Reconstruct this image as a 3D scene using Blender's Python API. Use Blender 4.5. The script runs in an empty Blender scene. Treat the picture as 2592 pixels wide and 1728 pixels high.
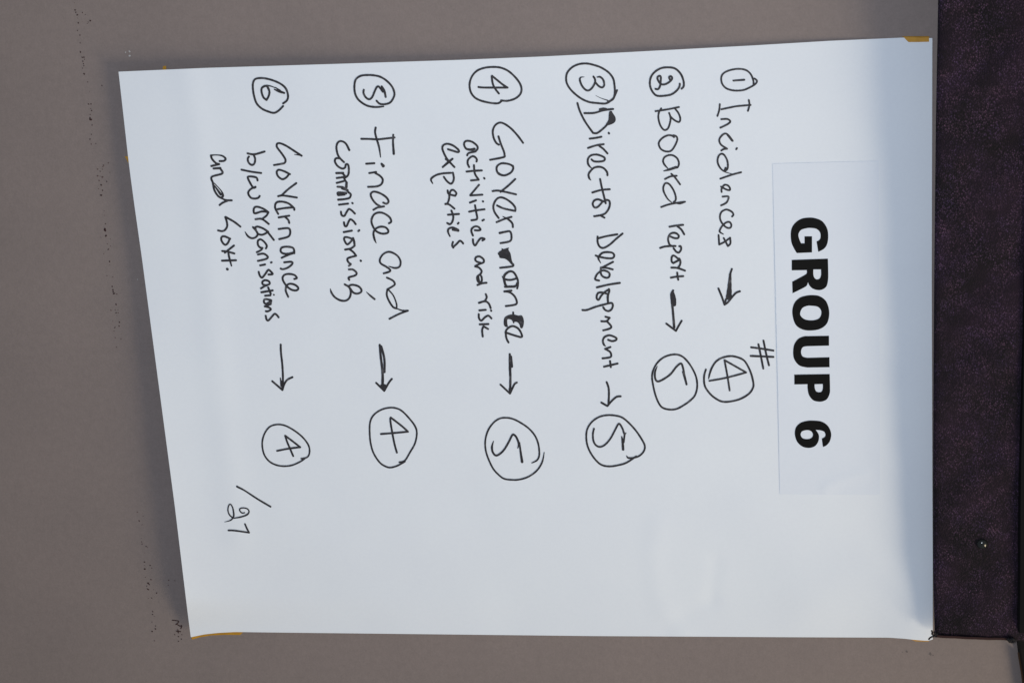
import bpy, math, random
from mathutils import Vector, Matrix
from mathutils.geometry import tessellate_polygon

random.seed(7)
scene = bpy.context.scene
col = scene.collection

# ------------------------------------------------------------------ camera
# wall = plane y = 0 (room on the -y side), z up; the photograph was taken with the camera on its side
CAM = Vector((-0.370804, -2.087207, 0.745809))
R = Matrix(((0.065452, 0.135102, 0.988667), (0.948274, -0.316856, -0.019479), (0.310633, 0.938802, -0.148853)))
FPX = 5049.7
cd = bpy.data.cameras.new('camera')
cam = bpy.data.objects.new('camera', cd)
col.objects.link(cam)
cd.sensor_width = 36.0
cd.lens = 70.1347
cd.clip_start = 0.05
cd.clip_end = 50
rot = Matrix((R[0], -R[1], -R[2])).transposed()
cam.matrix_world = Matrix.Translation(CAM) @ rot.to_4x4()
scene.camera = cam

# ------------------------------------------------------------------ light
w = bpy.data.worlds.new('World')
scene.world = w
w.use_nodes = True
bg = w.node_tree.nodes['Background']
bg.inputs[0].default_value = (0.86, 0.97, 1.16, 1)
bg.inputs[1].default_value = 0.17


def lamp(name, kind, loc, target, power, color):
    ld = bpy.data.lights.new(name, kind)
    ob = bpy.data.objects.new(name, ld)
    col.objects.link(ob)
    ob.location = loc
    ob.rotation_euler = (Vector(target) - Vector(loc)).to_track_quat('-Z', 'Y').to_euler()
    ld.energy = power
    ld.color = color
    return ob, ld


# long ceiling fitting up and to the right of the chart
ko, kl = lamp('ceiling_light', 'AREA', (2.75, -2.30, 4.05), (0.34, 0, 0.45), 160.0, (1.0, 0.83, 0.59))
kl.shape = 'RECTANGLE'
kl.size = 3.3
kl.size_y = 1.0
# camera flash
fo, fl = lamp('camera_flash', 'SPOT', CAM + Vector((-0.03, 0.0, -0.03)), (0.27, 0, 0.36), 87.0, (0.93, 0.99, 1.09))
fl.spot_size = math.radians(62)
fl.spot_blend = 1.0
fl.shadow_soft_size = 0.05

scene.view_settings.view_transform = 'Standard'
scene.view_settings.look = 'None'
scene.view_settings.exposure = 0
scene.view_settings.gamma = 1
scene.view_settings.use_curve_mapping = False
scene.render.engine = 'CYCLES'


# ------------------------------------------------------------------ helpers
def pt(px, py, h=0.0):
    """point of the photograph (2592 x 1728) on the plane standing h in front of the wall"""
    d = R.transposed() @ Vector(((px - 1296.0) / FPX, (py - 864.0) / FPX, 1.0))
    k = (-h - CAM.y) / d.y
    return CAM + d * k


def smooth(a, b, x):
    t = min(1.0, max(0.0, (x - a) / (b - a)))
    return t * t * (3 - 2 * t)


def catmull(P, n=6, closed=False):
    if len(P) < 3:
        return [tuple(p) for p in P]
    out = []
    m = len(P)
    rng = range(m) if closed else range(m - 1)
    for i in rng:
        p0 = P[(i - 1) % m] if closed or i > 0 else P[0]
        p1 = P[i]
        p2 = P[(i + 1) % m]
        p3 = P[(i + 2) % m] if closed or i + 2 < m else P[-1]
        for k in range(n):
            t = k / n
            out.append(tuple(0.5 * ((2 * b) + (c - a) * t + (2 * a - 5 * b + 4 * c - d) * t * t + (3 * b - a - 3 * c + d) * t ** 3)
                             for a, b, c, d in zip(p0, p1, p2, p3)))
    if not closed:
        out.append(tuple(P[-1]))
    return out


def interp(tab, x):
    if x <= tab[0][0]:
        return tab[0][1]
    for (x0, y0), (x1, y1) in zip(tab, tab[1:]):
        if x <= x1:
            return y0 + (y1 - y0) * (x - x0) / (x1 - x0)
    return tab[-1][1]


class MB:
    def __init__(self):
        self.v = []
        self.f = []

    def add(self, verts, faces):
        o = len(self.v)
        self.v += [tuple(p) for p in verts]
        self.f += [tuple(i + o for i in fc) for fc in faces]

    def build(self, name, mat, parent=None, shade=False):
        me = bpy.data.meshes.new(name)
        me.from_pydata(self.v, [], self.f)
        me.materials.append(mat)
        if shade:
            for p in me.polygons:
                p.use_smooth = True
        me.update()
        ob = bpy.data.objects.new(name, me)
        col.objects.link(ob)
        if parent is not None:
            ob.parent = parent
            ob.matrix_parent_inverse = Matrix.Identity(4)
        return ob


def thin_sheet(vs, nx, ny, thick, name, m):
    """a sheet of paper from a grid of points: smooth front, smooth back and a cut edge of its own"""
    b = MB()
    f = [(j * (nx + 1) + i, (j + 1) * (nx + 1) + i, (j + 1) * (nx + 1) + i + 1, j * (nx + 1) + i + 1) for j in range(ny) for i in range(nx)]
    b.add(vs, f)
    bk = [v_ + Vector((0, thick, 0)) for v_ in vs]
    b.add(bk, [tuple(reversed(q)) for q in f])
    ring = list(range(nx + 1)) + [j * (nx + 1) + nx for j in range(1, ny + 1)] + [ny * (nx + 1) + i for i in range(nx - 1, -1, -1)] + [j * (nx + 1) for j in range(ny - 1, 0, -1)]
    n_ = len(ring)
    b.add([vs[k] for k in ring] + [bk[k] for k in ring], [(k, (k + 1) % n_, (k + 1) % n_ + n_, k + n_) for k in range(n_)])
    return b.build(name, m, shade=True)


def tag(o, label=None, cat=None, group=None, kind=None):
    for k, v in (('label', label), ('category', cat), ('group', group), ('kind', kind)):
        if v:
            o[k] = v
    return o


def empty(name, loc):
    o = bpy.data.objects.new(name, None)
    o.empty_display_size = 0.02
    col.objects.link(o)
    o.location = loc
    return o


# ------------------------------------------------------------------ materials
def mat(name, rgb, rough=0.6, spec=0.3):
    m = bpy.data.materials.new(name)
    m.use_nodes = True
    b = m.node_tree.nodes['Principled BSDF']
    b.inputs['Base Color'].default_value = (*rgb, 1)
    b.inputs['Roughness'].default_value = rough
    b.inputs['Specular IOR Level'].default_value = spec
    return m


def nodes(m):
    nt = m.node_tree
    return nt, nt.nodes, nt.links, nt.nodes['Principled BSDF']


def noise(nt, scale, detail=3, rough=0.55, vec=None):
    n = nt.nodes.new('ShaderNodeTexNoise')
    n.inputs['Scale'].default_value = scale
    n.inputs['Detail'].default_value = detail
    n.inputs['Roughness'].default_value = rough
    if vec is not None:
        nt.links.new(vec, n.inputs['Vector'])
    return n


def ramp(nt, src, stops):
    r = nt.nodes.new('ShaderNodeValToRGB')
    el = r.color_ramp.elements
    while len(el) < len(stops):
        el.new(0.5)
    for e, (p, c) in zip(el, stops):
        e.position = p
        e.color = (*c, 1)
    nt.links.new(src, r.inputs['Fac'])
    return r


def mult(nt, a, b, fac=1.0, mode='MULTIPLY'):
    x = nt.nodes.new('ShaderNodeMix')
    x.data_type = 'RGBA'
    x.blend_type = mode
    x.inputs['Factor'].default_value = fac
    nt.links.new(a, x.inputs[6])
    nt.links.new(b, x.inputs[7])
    return x.outputs[2]


def objcoord(nt, scale=None):
    t = nt.nodes.new('ShaderNodeTexCoord')
    if scale is None:
        return t.outputs['Object']
    mp = nt.nodes.new('ShaderNodeMapping')
    mp.inputs['Scale'].default_value = scale
    nt.links.new(t.outputs['Object'], mp.inputs['Vector'])
    return mp.outputs['Vector']


def bump(nt, height, strength, dist):
    b = nt.nodes.new('ShaderNodeBump')
    b.inputs['Strength'].default_value = strength
    b.inputs['Distance'].default_value = dist
    nt.links.new(height, b.inputs['Height'])
    return b.outputs['Normal']


WALLC = (0.216, 0.181, 0.171)
m_wall = mat('painted_plaster', WALLC, 0.62, 0.25)
nt, N, L, B = nodes(m_wall)
v = objcoord(nt)
big = ramp(nt, noise(nt, 7, 4, 0.6, v).outputs['Fac'], [(0.25, (0.94, 0.945, 0.95)), (0.75, (1.05, 1.045, 1.04))])
mid = ramp(nt, noise(nt, 120, 5, 0.7, v).outputs['Fac'], [(0.25, (0.93, 0.93, 0.93)), (0.75, (1.07, 1.07, 1.07))])
fine = noise(nt, 420, 3, 0.7, v)
fin = ramp(nt, fine.outputs['Fac'], [(0.3, (0.94, 0.95, 0.94)), (0.7, (1.06, 1.05, 1.06))])
rgb = nt.nodes.new('ShaderNodeRGB')
rgb.outputs[0].default_value = (*WALLC, 1)
c = mult(nt, mult(nt, mult(nt, rgb.outputs[0], big.outputs[0]), mid.outputs[0]), fin.outputs[0])
L.new(c, B.inputs['Base Color'])
L.new(bump(nt, noise(nt, 260, 4, 0.6, v).outputs['Fac'], 0.35, 0.0006), B.inputs['Normal'])


def paper_mat(name, rgb, amount):
    m = mat(name, rgb, 0.7, 0.25)
    nt, N, L, B = nodes(m)
    v = objcoord(nt)
    a = ramp(nt, noise(nt, 9, 3, 0.5, v).outputs['Fac'], [(0.3, (0.985, 0.985, 0.99)), (0.7, (1.01, 1.01, 1.005))])
    b = ramp(nt, noise(nt, 300, 3, 0.6, v).outputs['Fac'], [(0.3, (0.988, 0.988, 0.99)), (0.7, (1.008, 1.008, 1.006))])
    r = nt.nodes.new('ShaderNodeRGB')
    r.outputs[0].default_value = (*rgb, 1)
    L.new(mult(nt, mult(nt, r.outputs[0], a.outputs[0]), b.outputs[0]), B.inputs['Base Color'])
    L.new(bump(nt, noise(nt, 14, 3, 0.5, v).outputs['Fac'], amount, 0.004), B.inputs['Normal'])
    return m


m_paper = paper_mat('white_paper', (0.745, 0.800, 0.865), 0.10)
m_sign = paper_mat('smooth_paper', (0.712, 0.772, 0.856), 0.05)

m_ink = mat('marker_ink', (0.030, 0.029, 0.034), 0.5, 0.3)
nt, N, L, B = nodes(m_ink)
v = objcoord(nt)
st = ramp(nt, noise(nt, 130, 4, 0.6, v).outputs['Fac'], [(0.30, (0.018, 0.017, 0.021)), (0.58, (0.034, 0.033, 0.038)), (0.74, (0.11, 0.11, 0.12))])
L.new(st.outputs[0], B.inputs['Base Color'])
m_print = mat('printed_black', (0.0040, 0.0042, 0.0042), 0.6, 0.12)

m_tape = mat('yellow_tape', (0.48, 0.245, 0.022), 0.5, 0.3)
nt, N, L, B = nodes(m_tape)
v = objcoord(nt)
st = ramp(nt, noise(nt, 90, 3, 0.6, v).outputs['Fac'], [(0.3, (0.40, 0.20, 0.018)), (0.7, (0.54, 0.285, 0.03))])
L.new(st.outputs[0], B.inputs['Base Color'])

m_speck = mat('brown_speck', (0.040, 0.019, 0.018), 0.8, 0.2)
m_speck_pale = mat('faint_brown_speck', (0.095, 0.058, 0.053), 0.8, 0.2)
m_smudge = mat('grey_smudge', (0.135, 0.116, 0.112), 0.8, 0.2)
m_scuff = mat('pale_scuff', (0.42, 0.42, 0.42), 0.8, 0.2)

# dark velvet; glints of the pile are painted into the base colour
m_fab = mat('purple_velvet', (0.012, 0.010, 0.014), 0.85, 0.25)
nt, N, L, B = nodes(m_fab)
v = objcoord(nt)
mp = nt.nodes.new('ShaderNodeMapping')
mp.inputs['Rotation'].default_value = (0, math.radians(38), 0)
mp.inputs['Scale'].default_value = (1.0, 1.0, 1.35)
L.new(v, mp.inputs['Vector'])
vo = nt.nodes.new('ShaderNodeTexVoronoi')
vo.feature = 'F1'
vo.inputs['Scale'].default_value = 480
vo.inputs['Randomness'].default_value = 0.85
L.new(mp.outputs[0], vo.inputs['Vector'])
sp = ramp(nt, vo.outputs['Distance'], [(0.10, (1, 1, 1)), (0.62, (0, 0, 0))])
sep = nt.nodes.new('ShaderNodeSeparateColor')
L.new(vo.outputs['Color'], sep.inputs[0])
pick = ramp(nt, sep.outputs[0], [(0.05, (0.14, 0.14, 0.14)), (0.60, (0.42, 0.42, 0.42)), (0.97, (0.9, 0.9, 0.9))])
patch = ramp(nt, noise(nt, 34, 6, 0.72, v).outputs['Fac'], [(0.38, (0.03, 0.03, 0.03)), (0.56, (1.0, 1.0, 1.0))])
tint = ramp(nt, noise(nt, 60, 2, 0.5, v).outputs['Fac'], [(0.3, (0.070, 0.042, 0.108)), (0.7, (0.122, 0.064, 0.108))])
painted_glint = mult(nt, mult(nt, mult(nt, sp.outputs[0], pick.outputs[0]), patch.outputs[0]), tint.outputs[0])
base = ramp(nt, noise(nt, 16, 4, 0.6, v).outputs['Fac'], [(0.36, (0.0026, 0.0016, 0.0036)), (0.62, (0.0115, 0.0052, 0.0128))])
L.new(mult(nt, painted_glint, base.outputs[0], 1.0, 'ADD'), B.inputs['Base Color'])
L.new(bump(nt, vo.outputs['Distance'], 0.5, 0.0012), B.inputs['Normal'])

m_hem = mat('reddish_hem', (0.030, 0.014, 0.014), 0.85, 0.2)
m_thread = mat('black_thread', (0.010, 0.010, 0.013), 0.8, 0.2)
m_black = mat('black_painted_wood', (0.0050, 0.0050, 0.0050), 0.5, 0.2)
m_brown = mat('brown_wood_edge', (0.060, 0.030, 0.014), 0.6, 0.2)
m_stud = mat('dark_metal', (0.02, 0.022, 0.02), 0.16, 0.8)
m_stud.node_tree.nodes['Principled BSDF'].inputs['Metallic'].default_value = 0.3

# ------------------------------------------------------------------ wall
mb = MB()
x0, x1, z0, z1 = -1.2, 2.2, -1.1, 2.3
mb.add([(x0, 0, z0), (x1, 0, z0), (x1, 0, z1), (x0, 0, z1), (x0, .1, z0), (x1, .1, z0), (x1, .1, z1), (x0, .1, z1)],
       [(0, 1, 2, 3), (5, 4, 7, 6), (4, 0, 3, 7), (1, 5, 6, 2), (3, 2, 6, 7), (4, 5, 1, 0)])
wall = mb.build('wall', m_wall)
tag(wall, 'taupe painted wall with brown specks behind the flip chart sheet', 'wall', kind='structure')

# dirt flecks: frame (x, y, scale) then (x, y, size)
SP = [((150, 0, 3.92), [(158, 105, 14), (152, 98, 9), (163, 98, 9), (165, 125, 14), (180, 150, 16), (230, 128, 13), (258, 147, 8), (310, 208, 15), (300, 206, 9),
      (288, 222, 8), (278, 236, 8), (188, 230, 13), (182, 182, 8), (234, 215, 6), (180, 305, 13), (205, 352, 14), (208, 428, 10), (212, 520, 12), (208, 512, 8),
      (228, 572, 14), (245, 570, 14), (250, 590, 10), (235, 610, 12), (240, 635, 10), (243, 655, 10), (232, 678, 10), (246, 735, 18), (282, 815, 9),
      (423, 851, 11), (292, 1036, 16), (315, 1034, 13), (312, 1080, 8), (322, 1098, 13), (307, 1138, 11), (305, 1170, 14), (312, 1187, 24), (326, 1242, 16),
      (318, 1335, 13), (304, 1382, 13), (362, 1425, 9)]),
      ((200, 400, 3.136), [(177, 216, 13), (187, 258, 10), (176, 296, 18), (210, 523, 10), (205, 565, 17), (203, 574, 12), (210, 580, 12), (214, 618, 15),
      (233, 726, 13), (242, 822, 13), (264, 1020, 12), (269, 1046, 13), (272, 1062, 12), (278, 1076, 17), (294, 1162, 14), (295, 1228, 11), (320, 1303, 13),
      (318, 1333, 10), (285, 1344, 12), (220, 188, 11), (168, 107, 9)]),
      ((320, 1280, 3.92), [(125, 147, 16), (195, 400, 13), (152, 355, 11), (155, 375, 10), (180, 555, 14), (182, 625, 18), (235, 588, 13), (215, 765, 17), (225, 777, 16),
      (203, 793, 10), (208, 822, 13), (218, 828, 14), (300, 862, 12), (252, 912, 12), (260, 1045, 13), (258, 1075, 13), (290, 1190, 10), (290, 1218, 16),
      (255, 1243, 13), (480, 1275, 11), (518, 1295, 14), (545, 1318, 12), (518, 1340, 14), (550, 1275, 8)])]
SPP = [((150, 0, 3.92), [(318, 1430, 14), (300, 910, 6), (150, 30, 6), (1080, 1120, 6)]),
       ((200, 400, 3.136), [(232, 40, 10), (195, 60, 11), (190, 70, 8), (148, 90, 10), (185, 90, 8), (148, 142, 13), (168, 146, 8), (185, 152, 15), (160, 180, 11),
       (155, 245, 8), (245, 115, 8), (200, 420, 6), (200, 455, 6), (172, 630, 6), (250, 645, 6), (225, 682, 7), (250, 700, 7), (197, 760, 7), (245, 850, 6),
       (222, 935, 8), (268, 945, 8), (300, 1080, 10), (253, 1208, 9), (288, 1207, 8), (310, 1207, 7), (312, 1228, 7), (300, 1250, 5), (268, 1295, 6),
       (278, 1372, 6), (335, 1395, 5), (288, 1425, 7), (333, 1436, 7), (297, 1500, 10)]),
       ((320, 1280, 3.92), [(108, 60, 11), (165, 100, 8), (155, 185, 10), (148, 320, 6), (210, 410, 8), (180, 465, 6), (178, 590, 6), (250, 615, 9), (188, 705, 10),
       (245, 730, 14), (268, 828, 6), (217, 915, 7), (323, 950, 6), (278, 1093, 7), (255, 1150, 9), (278, 1335, 10), (420, 735, 12), (480, 740, 9), (415, 785, 10)])]
SPG = [((2260, 1500, 6.877), [(245, 1020, 30), (655, 1062, 44), (170, 1030, 18), (700, 1085, 18)])]
SPW = [((150, 0, 3.92), [(658, 522, 13), (697, 512, 16), (698, 556, 18)]), ((200, 400, 3.136), [(465, 963, 9)])]


def flecks(data, name, m, label):
    b = MB()
    for (ox, oy, s), lst in data:
        for x, y, d in lst:
            n = 7
            a0 = random.uniform(0, 6.28)
            el = random.uniform(0.55, 0.95)
            th = random.uniform(0, 3.14)
            P = []
            for k in range(n):
                a = a0 + 6.283 * k / n
                r = 0.62 * d / s * random.uniform(0.7, 1.2)
                ex, ey = r * math.cos(a), r * el * math.sin(a)
                P.append(pt(ox + x / s + ex * math.cos(th) - ey * math.sin(th), oy + y / s + ex * math.sin(th) + ey * math.cos(th), 0.0003))
            b.add(P, [tuple(range(n))])
    if m is m_speck:
        for line in ([(455, 1132), (490, 1135), (520, 1145), (490, 1175)], [(500, 1170), (530, 1190), (550, 1185), (540, 1215)], [(495, 1240), (538, 1245)], [(510, 1225), (515, 1258)]):
            ribbon(b, [(320 + x / 3.92, 1280 + y / 3.92, 2.4) for x, y in line], lambda x, y: 0.0004)
    return tag(b.build(name, m, wall), label)


def ribbon(b, P, hf, ramp_=0.0, cap=6):
    """flat pen stroke of round-ended ribbon along P = [(px, py, width px)]"""
    if len(P) == 1:
        P = [P[0], (P[0][0] + 0.3, P[0][1] + 0.3, P[0][2])]
    Q = catmull(P, 6)
    # drop repeats
    Q2 = [Q[0]]
    for q in Q[1:]:
        if math.hypot(q[0] - Q2[-1][0], q[1] - Q2[-1][1]) > 0.15:
            Q2.append(q)
    Q = Q2
    n = len(Q)
    if n < 2:
        return
    seg = []
    for i in range(n):
        a, c = Q[max(0, i - 1)], Q[min(n - 1, i + 1)]
        dx, dy = c[0] - a[0], c[1] - a[1]
        l = math.hypot(dx, dy) or 1.0
        seg.append((dx / l, dy / l))
    left, right = [], []
    h_ = 0.0
    for i, (q, d) in enumerate(zip(Q, seg)):
        r = max(q[2], 0.6) / 2 * (1 + 0.05 * math.sin(i * 1.7 + q[0]))
        e = ramp_ * i
        left.append(pt(q[0] + d[1] * r, q[1] - d[0] * r, hf(q[0], q[1]) + e))
        right.append(pt(q[0] - d[1] * r, q[1] + d[0] * r, hf(q[0], q[1]) + e))
    verts = left + right
    b.add(verts, [(i, i + 1, n + i + 1, n + i) for i in range(n - 1)])
    for q, d, sgn in ((Q[0], seg[0], -1), (Q[-1], seg[-1], 1)):
        r = max(q[2], 0.6) / 2
        a0 = math.atan2(d[1] * sgn, d[0] * sgn)
        fan = [pt(q[0] + r * math.cos(a0 + math.pi * (k / cap - 0.5)), q[1] + r * math.sin(a0 + math.pi * (k / cap - 0.5)), hf(q[0], q[1]) + 1e-5) for k in range(cap + 1)]
        b.add(fan, [tuple(range(cap + 1))])


flecks(SP, 'dirt_speck', m_speck, 'dark brown flecks in a line down the wall')
flecks(SPP, 'faint_speck', m_speck_pale, 'faint brown flecks on the wall')
flecks(SPG, 'grey_smudge', m_smudge, 'faint grey smudges on the wall')
flecks(SPW, 'pale_scuff', m_scuff, 'small pale scuffs on the wall')

# ------------------------------------------------------------------ flip chart sheet
LEFT = [(182, 300), (404, 325), (450, 330.8), (521, 340.4), (655, 359.5), (799, 378.6), (900, 392), (1280, 442.4), (1364, 452.6), (1459, 464), (1555, 475.6), (1611.6, 483)]
TOP = [(300, 182), (520, 172.5), (860, 162), (1170, 151.9), (1370, 143.8), (1600, 132), (1900, 116), (2100, 104), (2286, 95.8), (2360, 97)]
BOT = [(483, 1611.6), (517, 1604.5), (550, 1600.8), (595, 1598.4), (700, 1599.7), (1500, 1608.6), (2000, 1611.5), (2250, 1612.6), (2290, 1615.4), (2320, 1618.8), (2350, 1621), (2361, 1617)]
RIGHT = [(97, 2360), (700, 2358.5), (1200, 2360), (1440, 2361), (1617, 2361)]


def seg_dist(px, py, line):
    best = 1e9
    for (ax, ay), (bx, by) in zip(line, line[1:]):
        dx, dy = bx - ax, by - ay
        t = max(0.0, min(1.0, ((px - ax) * dx + (py - ay) * dy) / (dx * dx + dy * dy)))
        best = min(best, math.hypot(px - ax - t * dx, py - ay - t * dy))
    return best


CREASE = [([(2284, 664), (2304, 670), (2324, 674)], 0.00035, 8), ([(1900, 1290), (1990, 1400), (2040, 1530)], 0.0010, 70), ([(700, 1330), (860, 1420), (1010, 1560)], 0.0009, 75),
          ([(1180, 1250), (1260, 1400), (1290, 1560)], -0.0008, 80), ([(760, 210), (900, 330), (960, 480)], 0.0006, 60),
          ([(1665, 1330), (1652, 1400), (1664, 1500), (1690, 1560), (1720, 1605)], 0.0007, 30),
          ([(1812, 1420), (1805, 1470), (1800, 1520)], -0.0005, 18),
          ([(1800, 1520), (1750, 1545), (1690, 1590)], -0.0004, 24),
          ([(470, 175), (500, 330), (545, 900), (600, 1350)], 0.0011, 40),
          ([(2195, 1185), (2150, 1200), (2110, 1215)], -0.0002, 9)]


def lift(px, py):
    """how far the sheet stands off the wall at this place of the photograph"""
    t = (py - 130) / 1480.0
    d = max(0.0, px - interp(LEFT, py))
    s = min(1.0, max(0.0, d / 1950.0))
    e = 1 - 0.60 * smooth(0.93, 1.0, t)
    h = 0.0022 + (0.0120 + 0.0030 * math.sin(math.pi * min(1, max(0, t)))) * math.exp(-d / 430.0) * e
    h += 0.0080 * (1 - s) ** 1.1 * (1 - 0.8 * smooth(0.80, 1.0, t)) * (1 - math.exp(-d / 300.0))
    h += 0.0008 * math.sin(px / 260.0 + 1.2 * t) * (1 - s) * (1 - smooth(0.9, 1, t)) * smooth(0, 0.1, t)
    h += 0.0120 * math.exp(-d / 150.0) * smooth(0.30, 0.85, t) * e
    h += 0.0085 * math.exp(-((px - 2350) / 120.0) ** 2 - ((py - 1600) / 140.0) ** 2)
    # buckle towards the taped lower corner under the fabric
    h += 0.0035 * math.exp(-((px - 2140) / 170.0) ** 2 - ((py - 1500) / 110.0) ** 2)
    for line, amp, wd in CREASE:
        q = seg_dist(px, py, line) / wd
        if q < 3:
            h += amp * math.exp(-q * q)
    return h


NX, NY = 210, 150


def chart_px(s, t):
    tx, ty = 300 + s * 2060, None
    top = (300 + s * 2060, interp(TOP, 300 + s * 2060))
    bx = 483 + s * 1878
    bot = (bx, interp(BOT, bx))
    yl = 182 + t * (1611.6 - 182)
    yr = 97 + t * (1617 - 97)
    lf = (interp(LEFT, yl), yl)
    rg = (interp(RIGHT, yr), yr)
    c00, c10, c01, c11 = (300, 182), (2360, 97), (483, 1611.6), (2361, 1617)
    r = []
    for k in (0, 1):
        r.append((1 - t) * top[k] + t * bot[k] + (1 - s) * lf[k] + s * rg[k]
                 - ((1 - s) * (1 - t) * c00[k] + s * (1 - t) * c10[k] + (1 - s) * t * c01[k] + s * t * c11[k]))
    return r


mb = MB()
vs, fs = [], []
for j in range(NY + 1):
    for i in range(NX + 1):
        px, py = chart_px((i / NX) ** 1.0, j / NY)
        vs.append(pt(px, py, lift(px, py)))
sheet = thin_sheet(vs, NX, NY, 0.00022, 'flip_chart_sheet', m_paper)
tag(sheet, 'large white flip chart sheet handwritten with six numbered topics in black marker', 'flip chart sheet')

# ------------------------------------------------------------------ handwriting
A = (1700, 140, 5.2267)
Bf = (1700, 400, 5.2267)
Cf = (1700, 660, 3.92)
D = (1600, 140, 5.2267)
E = (1600, 400, 5.2267)
F = (1600, 660, 3.92)
G0 = (1420, 140, 5.2267)
G1 = (1420, 400, 5.2267)
G2 = (1440, 660, 5.2267)
G3 = (1440, 920, 5.2267)
H0 = (1170, 140, 5.2267)
H1 = (1180, 420, 5.2267)
H2 = (1180, 700, 5.2267)
H3 = (1200, 980, 5.2267)
H4 = (1070, 340, 5.2267)
H5 = (1090, 600, 5.2267)
J0 = (860, 160, 5.2267)
J1 = (880, 440, 3.92)
J2 = (900, 800, 3.92)
J3 = (820, 340, 5.2267)
J4 = (800, 540, 5.2267)
K0 = (600, 180, 5.2267)
K1 = (620, 460, 3.92)
K2 = (630, 840, 3.92)
K3 = (510, 370, 5.2267)
K4 = (520, 560, 5.2267)
K5 = (540, 1200, 7.84)


def S(fr, *strokes, w=5.4):
    """strokes in the coordinates of one enlarged view: points (x, y) or (x, y, width)"""
    ox, oy, s = fr
    out = []
    for st in strokes:
        out.append([(ox + p[0] / s, oy + p[1] / s, (p[2] / s if len(p) > 2 else w)) for p in st])
    return ('pen', out)


def Fill(fr, P):
    ox, oy, s = fr
    return ('fill', [(ox + x / s, oy + y / s) for x, y in P])


layer = [0]


def write(name, items, parent, label=None):
    b = MB()
    for kind, data in items:
        if kind == 'pen':
            for st in data:
                layer[0] = (layer[0] + 1) % 12
                off = 0.00025 + 0.000012 * layer[0]
                ribbon(b, st, lambda x, y: lift(x, y) + off, 1.5e-7)
        else:
            layer[0] = (layer[0] + 1) % 12
            off = 0.00027 + 0.000012 * layer[0]
            P = catmull(data, 3, closed=True)
            tri = tessellate_polygon([[Vector((p[0], p[1], 0)) for p in P]])
            b.add([pt(p[0], p[1], lift(*p) + off) for p in P], tri)
    o = b.build(name, m_ink, parent)
    if label:
        o['label'] = label
    return o


def word(text, *items):
    return write('handwritten_word', items, sheet, 'handwritten black word reading ' + text)


def circled(text, ring, numeral):
    r = write('circled_number', [ring], sheet, 'hand drawn ring round the number ' + text)
    write('numeral', numeral if isinstance(numeral, list) else [numeral], r)


def arrow(label, *items):
    return write('arrow', items, sheet, label)


# ---- topic 1
circled('1', S(A, [(1085, 400), (1080, 330), (1045, 250), (985, 200), (900, 183), (800, 193), (710, 225), (665, 270), (657, 330), (675, 390), (725, 440), (800, 465),
        (880, 470), (960, 460), (1040, 425), (1105, 385), (1130, 345), (1105, 315), (1090, 312)], w=5.0), S(A, [(818, 338, 26), (962, 327, 28)]))
word('Incidences',
     S(A, [(638, 650), (630, 730), (606, 805)], [(660, 717), (740, 700), (850, 678), (950, 668), (1045, 660)], [(1022, 595), (1030, 660), (1010, 738)],
       [(658, 848), (730, 845), (765, 860), (775, 885), (730, 920), (645, 960)],
       [(808, 1135), (760, 1070), (720, 1038), (680, 1050), (640, 1095), (632, 1140), (660, 1190), (735, 1238)],
       [(735, 1238), (690, 1243), (658, 1262)], [(865, 1230), (855, 1245)], [(740, 1055, 26), (803, 1130, 32)],
       [(715, 1490), (700, 1530), (735, 1510), (745, 1460), (735, 1390), (700, 1325), (662, 1305), (625, 1330), (608, 1390), (620, 1450), (655, 1505, 24), (700, 1540, 18), (760, 1562, 12), (800, 1571, 12)], w=5.0),
     S(Bf, [(920, 190), (800, 222), (645, 275)], [(655, 380), (680, 395), (730, 420), (770, 425), (770, 395), (745, 365), (710, 355), (680, 375), (660, 415), (662, 450)],
       [(675, 512), (750, 510), (748, 550), (720, 595), (655, 628)],
       [(800, 775), (818, 750), (800, 715), (750, 688), (710, 685), (660, 715), (640, 770), (650, 830), (690, 890), (740, 925), (780, 920), (790, 880), (765, 848), (720, 855),
        (670, 900), (640, 950), (640, 980), (685, 1008, 14)],
       [(622, 1020), (626, 1080), (630, 1145)], [(630, 1145), (700, 1110), (775, 1055)], [(775, 1055), (778, 1130), (745, 1165)], [(745, 1165), (690, 1060)], w=5.0))
arrow('arrow from the topic Incidences to its score',
      S(Cf, [(598, 82), (578, 140)], [(582, 130, 24), (578, 200, 34), (573, 290, 48), (568, 360, 62)], [(465, 275), (500, 360), (525, 435)],
        [(525, 435), (560, 410), (600, 360), (640, 318), (678, 303)], [(540, 380), (525, 432)]))
write('hash_mark', [S(Cf, [(790, 858), (870, 868), (1010, 890)], [(785, 943), (900, 948), (1010, 953)], [(862, 828), (885, 940), (910, 1068)], [(912, 792), (940, 930), (966, 1035)])], sheet,
      'handwritten hash mark above the first score')
circled('4 beside Incidences', S(Cf, [(340, 1078), (322, 1150), (330, 1240), (375, 1310), (430, 1360), (500, 1395), (580, 1395), (680, 1370), (765, 1320), (805, 1265), (812, 1215), (790, 1120),
        (755, 1040), (715, 985), (650, 955), (580, 945), (500, 962), (440, 1000), (400, 1060), (378, 1120), (368, 1168, 12)], w=5.2),
        S(Cf, [(375, 1190), (540, 1160), (740, 1107)], [(740, 1107), (640, 1050), (525, 985)], [(525, 985), (545, 1090), (562, 1190), (576, 1285)], w=5.0))
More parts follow.
